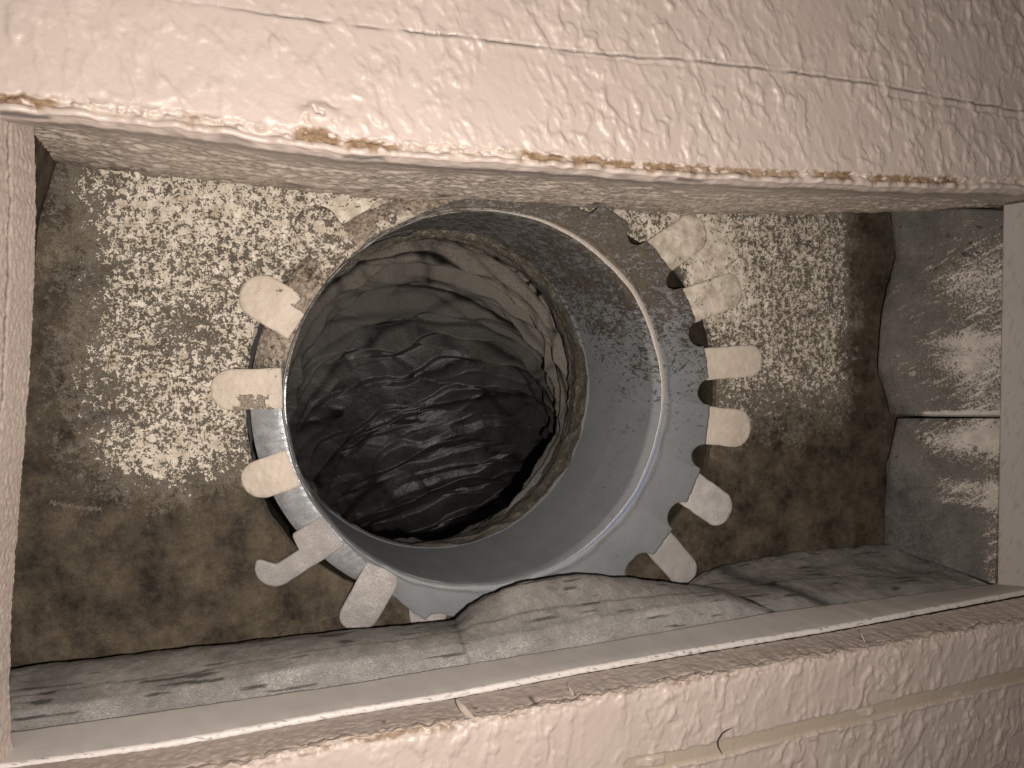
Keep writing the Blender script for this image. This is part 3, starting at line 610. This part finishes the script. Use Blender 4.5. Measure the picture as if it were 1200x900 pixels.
# ------------------------------------------------------------------ the flexible duct beyond the collar
flex = thing('flexible_duct', 'crumpled black plastic flexible duct bending down behind the round collar', 'flexible duct', (0.0878, YR + 0.058, -0.0985))
na, ns = 760, 620
th = np.linspace(0, 2 * math.pi, na, endpoint=False)[:, None]
th = th + math.radians(205)                                     # seam on the hidden side
straight, Rb, phim = 0.005, 0.081, math.radians(118)
total = straight + Rb * phim; sv = np.linspace(0, total, ns)[None]
phi = np.clip((sv - straight) / Rb, 0, None)
bdir = np.array([0.30, -0.954]); side = np.array([-bdir[1], bdir[0]])
cx = 0.0878 + bdir[0] * Rb * (1 - np.cos(phi)); cz = -0.0245 + bdir[1] * Rb * (1 - np.cos(phi)); cy = YR + 0.0575 + np.minimum(sv, straight) + Rb * np.sin(phi)
HASH = rng.rand(4096)
def facet(u, v, seed):
    """piecewise flat noise on a sheared triangle lattice: the planes and sharp creases of crumpled film"""
    a = u + 0.5 * v; b = v; ai = np.floor(a).astype(int); bi = np.floor(b).astype(int); fa, fb = a - ai, b - bi
    h = lambda i, j: HASH[(i * 73 + j * 179 + (i * j) % 89 * 31 + seed * 613) & 4095]
    h00, h10, h01, h11 = h(ai, bi), h(ai + 1, bi), h(ai, bi + 1), h(ai + 1, bi + 1)
    lo = h00 + fa * (h10 - h00) + fb * (h11 - h10); hi = h00 + fb * (h01 - h00) + fa * (h11 - h01)
    return np.where(fa > fb, lo, hi) - 0.5
arc = (th - math.radians(205)) * 0.075
cX, cZ = np.cos(th - math.atan2(bdir[1], bdir[0])), np.sin(th - math.atan2(bdir[1], bdir[0]))
def N3(ka, ks, seed, warp=0.0): return perlin(cX * ka + seed + warp, cZ * ka + seed * 1.7, sv * ks + seed * 0.3 + warp)
w1 = N3(1.1, 12, 2.0); w2 = N3(2.4, 30, 5.0); w3 = N3(7, 90, 3.0)
wv = 0.0018 * w1 + 0.0036 * facet(arc / 0.075 + sv / 0.2, sv / 0.060 + arc * 2, 11) + 0.0016 * facet(arc / 0.030 - sv / 0.1, sv / 0.030, 13) + 0.0007 * facet(arc / 0.012, sv / 0.012 + arc * 6, 17)
wv2 = 0.0020 * w2 + 0.0050 * facet(arc / 0.060 - sv / 0.2, sv / 0.050 + arc * 3, 19) + 0.0016 * facet(arc / 0.026 + sv / 0.1, sv / 0.022, 23)
wa = 0.006 * w2
ph = (sv + 1.6 * wv) / 0.0142 + 0.25
saw = ph - np.floor(ph); pleat = np.where(saw < 0.72, saw / 0.72, (1 - saw) / 0.28)
ph2 = (sv + 1.7 * wv2 + 0.03 * arc) / 0.0071; saw2 = ph2 - np.floor(ph2); pleat2 = np.where(saw2 < 0.66, saw2 / 0.66, (1 - saw2) / 0.34)
pk = 0.55 + 0.9 * np.clip(facet((arc + wa) / 0.055, ph, 3) + 0.35, 0, 1)
f1 = facet((arc + wa) / 0.052, (sv + wv) / 0.0110, 1); f2 = facet((arc - wa) / 0.040 + sv / 0.03, (sv - wv) / 0.0058, 2); f3 = facet((arc + wa) / 0.013 + sv / 0.02, (sv + wv) / 0.0032, 5)
f5 = facet((arc - 0.5 * sv) / 0.009, (sv * 0.8 + arc * 0.15) / 0.0045, 29)
ln = lambda f, k: np.clip(1 - np.abs(f) * k, 0, 1)
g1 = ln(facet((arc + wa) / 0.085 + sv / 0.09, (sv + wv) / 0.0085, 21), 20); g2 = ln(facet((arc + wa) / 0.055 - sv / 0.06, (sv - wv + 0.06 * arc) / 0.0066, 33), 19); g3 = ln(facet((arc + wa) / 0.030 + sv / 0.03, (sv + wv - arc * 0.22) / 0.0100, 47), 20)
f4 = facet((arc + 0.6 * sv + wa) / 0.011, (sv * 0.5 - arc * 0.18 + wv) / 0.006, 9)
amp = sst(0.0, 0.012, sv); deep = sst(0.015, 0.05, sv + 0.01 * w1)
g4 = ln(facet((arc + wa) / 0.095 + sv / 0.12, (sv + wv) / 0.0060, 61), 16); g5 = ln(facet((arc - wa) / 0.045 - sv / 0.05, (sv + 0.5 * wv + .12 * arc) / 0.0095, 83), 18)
hgt = amp * ((0.0075 + 0.0135 * deep) * (pleat**1.3 - 0.5) * pk + (0.0022 + 0.0030 * deep) * (pleat2**1.2 - 0.5) * (0.4 + 1.2 * np.clip(f1 + 0.5, 0, 1)) + 0.0036 * f1 + 0.0022 * f2 + 0.0009 * f3 + 0.0013 * f4 + 0.0007 * f5 - 0.0014 * g1 - 0.0010 * g2 - 0.0003 * g3 - 0.0012 * g4) + 0.0010 * f3 + 0.0008 * f2
lowleft = np.exp(-((((th - math.radians(235) + math.pi) % (2 * math.pi)) - math.pi) / 0.75)**2)  # lower-left zone, bulged and left black for the crescent of shade
rr = 0.0745 - hgt + 0.003 * amp + 0.009 * lowleft * sst(0.0, 0.012, sv)
r_flat = rr
ox = r_flat * np.cos(th); oz = r_flat * np.sin(th)
ub = ox * bdir[0] + oz * bdir[1]; us = ox * side[0] + oz * side[1]
ub = np.minimum(ub, Rb - 0.003)
px_ = cx + us * side[0] + ub * bdir[0] * np.cos(phi); pz_ = cz + us * side[1] + ub * bdir[1] * np.cos(phi); py_ = cy - ub * np.sin(phi)
upn = np.sin(th) + 0 * sv
ringy = sst(-0.35, 0.9, np.cos(th - math.radians(62)))
dust = (1 - sst(0.016, 0.095, sv + 0.012 * w1)) * ringy + 0.13 * (1 - lowleft) * (1 - sst(.03, .15, sv))  # dust at top and right; bare lower left paints the dark crescent's shade
dust = np.clip(dust + 0.08 * w2 * ringy, 0, 1)
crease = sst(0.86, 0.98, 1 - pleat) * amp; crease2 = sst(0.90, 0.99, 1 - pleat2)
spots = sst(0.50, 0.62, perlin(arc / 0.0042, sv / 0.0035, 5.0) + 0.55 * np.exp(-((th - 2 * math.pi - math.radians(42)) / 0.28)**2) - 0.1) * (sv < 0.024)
dk = np.clip(0.25 * crease + (0.55 * g1**2 + 0.45 * g2**2 + 0.1 * g3**2 + 1.0 * g4 + 0.5 * g5 + 0.4 * crease2) * sst(0.003, .012, sv) + spots, 0, 1)  # dark put into the colour along creases and pleat valleys, deepening their shade
# open seam on the hidden side is covered by one shared column
for q_ in (px_, py_, pz_): q_[-1] = q_[0]
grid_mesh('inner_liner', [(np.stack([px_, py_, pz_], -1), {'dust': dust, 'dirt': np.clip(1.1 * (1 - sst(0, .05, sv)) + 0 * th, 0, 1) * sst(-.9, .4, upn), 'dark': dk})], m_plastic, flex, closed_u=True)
# cuff of the liner clamped on the end of the sleeve
sc = np.linspace(0, 1, 60)[None]
rc = 0.0742 - 0.0012 * np.sin(sc * math.pi) - 0.0025 * sc * (1 - lowleft) + 0.004 * sc * lowleft + 0.0011 * fbm(np.cos(th) * 6, np.sin(th) * 6, sc * 2.5, o=4) - 0.0009 * np.clip(1 - np.abs(facet(th * 3.5 + sc, sc * 2.2 + th, 77)) * 8, 0, 1)
cuff = np.stack([0.0878 + rc * np.cos(th), YR + 0.0540 + (0.004 + 0.013 * sst(-.2, .9, np.cos(th - math.radians(335)))) * sc + 0.0012 * fbm(np.cos(th) * 3, np.sin(th) * 3, 2.0) + 0 * th, -0.0245 + rc * np.sin(th)], -1)
m_cuff = overspray('cuff_plastic', (0.045, 0.041, 0.034), (0.075, 0.068, 0.055), (0.17, 0.145, 0.105), (0.11, 0.095, 0.072), 380, bumpd=.0003, soft=.08)
grid_mesh('cuff', [(cuff, {'paint': 0.10 + 0.42 * (1 - lowleft) + 0 * sc, 'dark': 0.8 * np.exp(-((sc - 0.55 - 0.12 * perlin(np.cos(th) * 4, np.sin(th) * 4)) / 0.04)**2)})], m_cuff, flex, closed_u=True)  # cuff coloured blacker at the lower left, painting in the crescent's shade

# ------------------------------------------------------------------ loose bits
def curl(name, label, cat, pts, w, mat, group=None):
    c = np.array(pts); n = 40; t = np.linspace(0, 1, n); s_ = np.linspace(0, 1, len(c))
    q = np.stack([np.interp(t, s_, c[:, k]) for k in range(3)], -1)
    for _ in range(6): q[1:-1] = (q[:-2] + 2 * q[1:-1] + q[2:]) / 4
    tan = np.gradient(q, axis=0); tan /= np.linalg.norm(tan, axis=1)[:, None]
    s1 = np.cross(tan, [0, 1, 0]); s1 /= np.linalg.norm(s1, axis=1)[:, None]; s2 = np.cross(tan, s1)
    ww = w * np.sin(np.clip(t * 0.94 + 0.03, 0, 1) * math.pi)**0.5
    a = np.linspace(0, 2 * math.pi, 9)
    G = q[:, None] + ww[:, None, None] * (np.cos(a)[None, :, None] * s1[:, None] + 0.5 * np.sin(a)[None, :, None] * s2[:, None])
    base = c.mean(0); loc = thing_loc = base
    o = grid_mesh(name, [(G - base, {'dark': 0 * G[..., 0]})], mat, None, label=label, category=cat)
    o.location = tuple(base)
    if group: o['group'] = group
    return o
s = NT('dark_fibre'); m_fib = s.fin((0.035, 0.03, 0.028), 0.8)
o = D0 - 0.0012
curl('loose_hair', 'short dark bent hair stuck on the textured wall below the opening', 'hair', [P(858, 853, o), P(848, 858, o - .001), P(841, 868, o - .001), P(842, 876, o), P(847, 884, o)], 0.00028, m_fib)
curl('paint_flake', 'curled pale paint shred hanging at the arris below the middle of the rim', 'paint flake', [P(535, 820, .232), P(541, 829, .228), P(549, 838, .2245), P(558, 846, o)], 0.0011, m_wall, 'paint shreds on the lower arris')
curl('paint_flake', 'small upright paint shred right of the middle of the lower rim', 'paint flake', [P(665, 800, .233), P(669, 808, .229), P(673, 817, .2255)], 0.0009, m_wall, 'paint shreds on the lower arris')
curl('paint_flake', 'small pale paint shred on the lower arris towards the right', 'paint flake', [P(1007, 738, .233), P(1010, 745, .229), P(1014, 753, .2255)], 0.0010, m_wall, 'paint shreds on the lower arris')
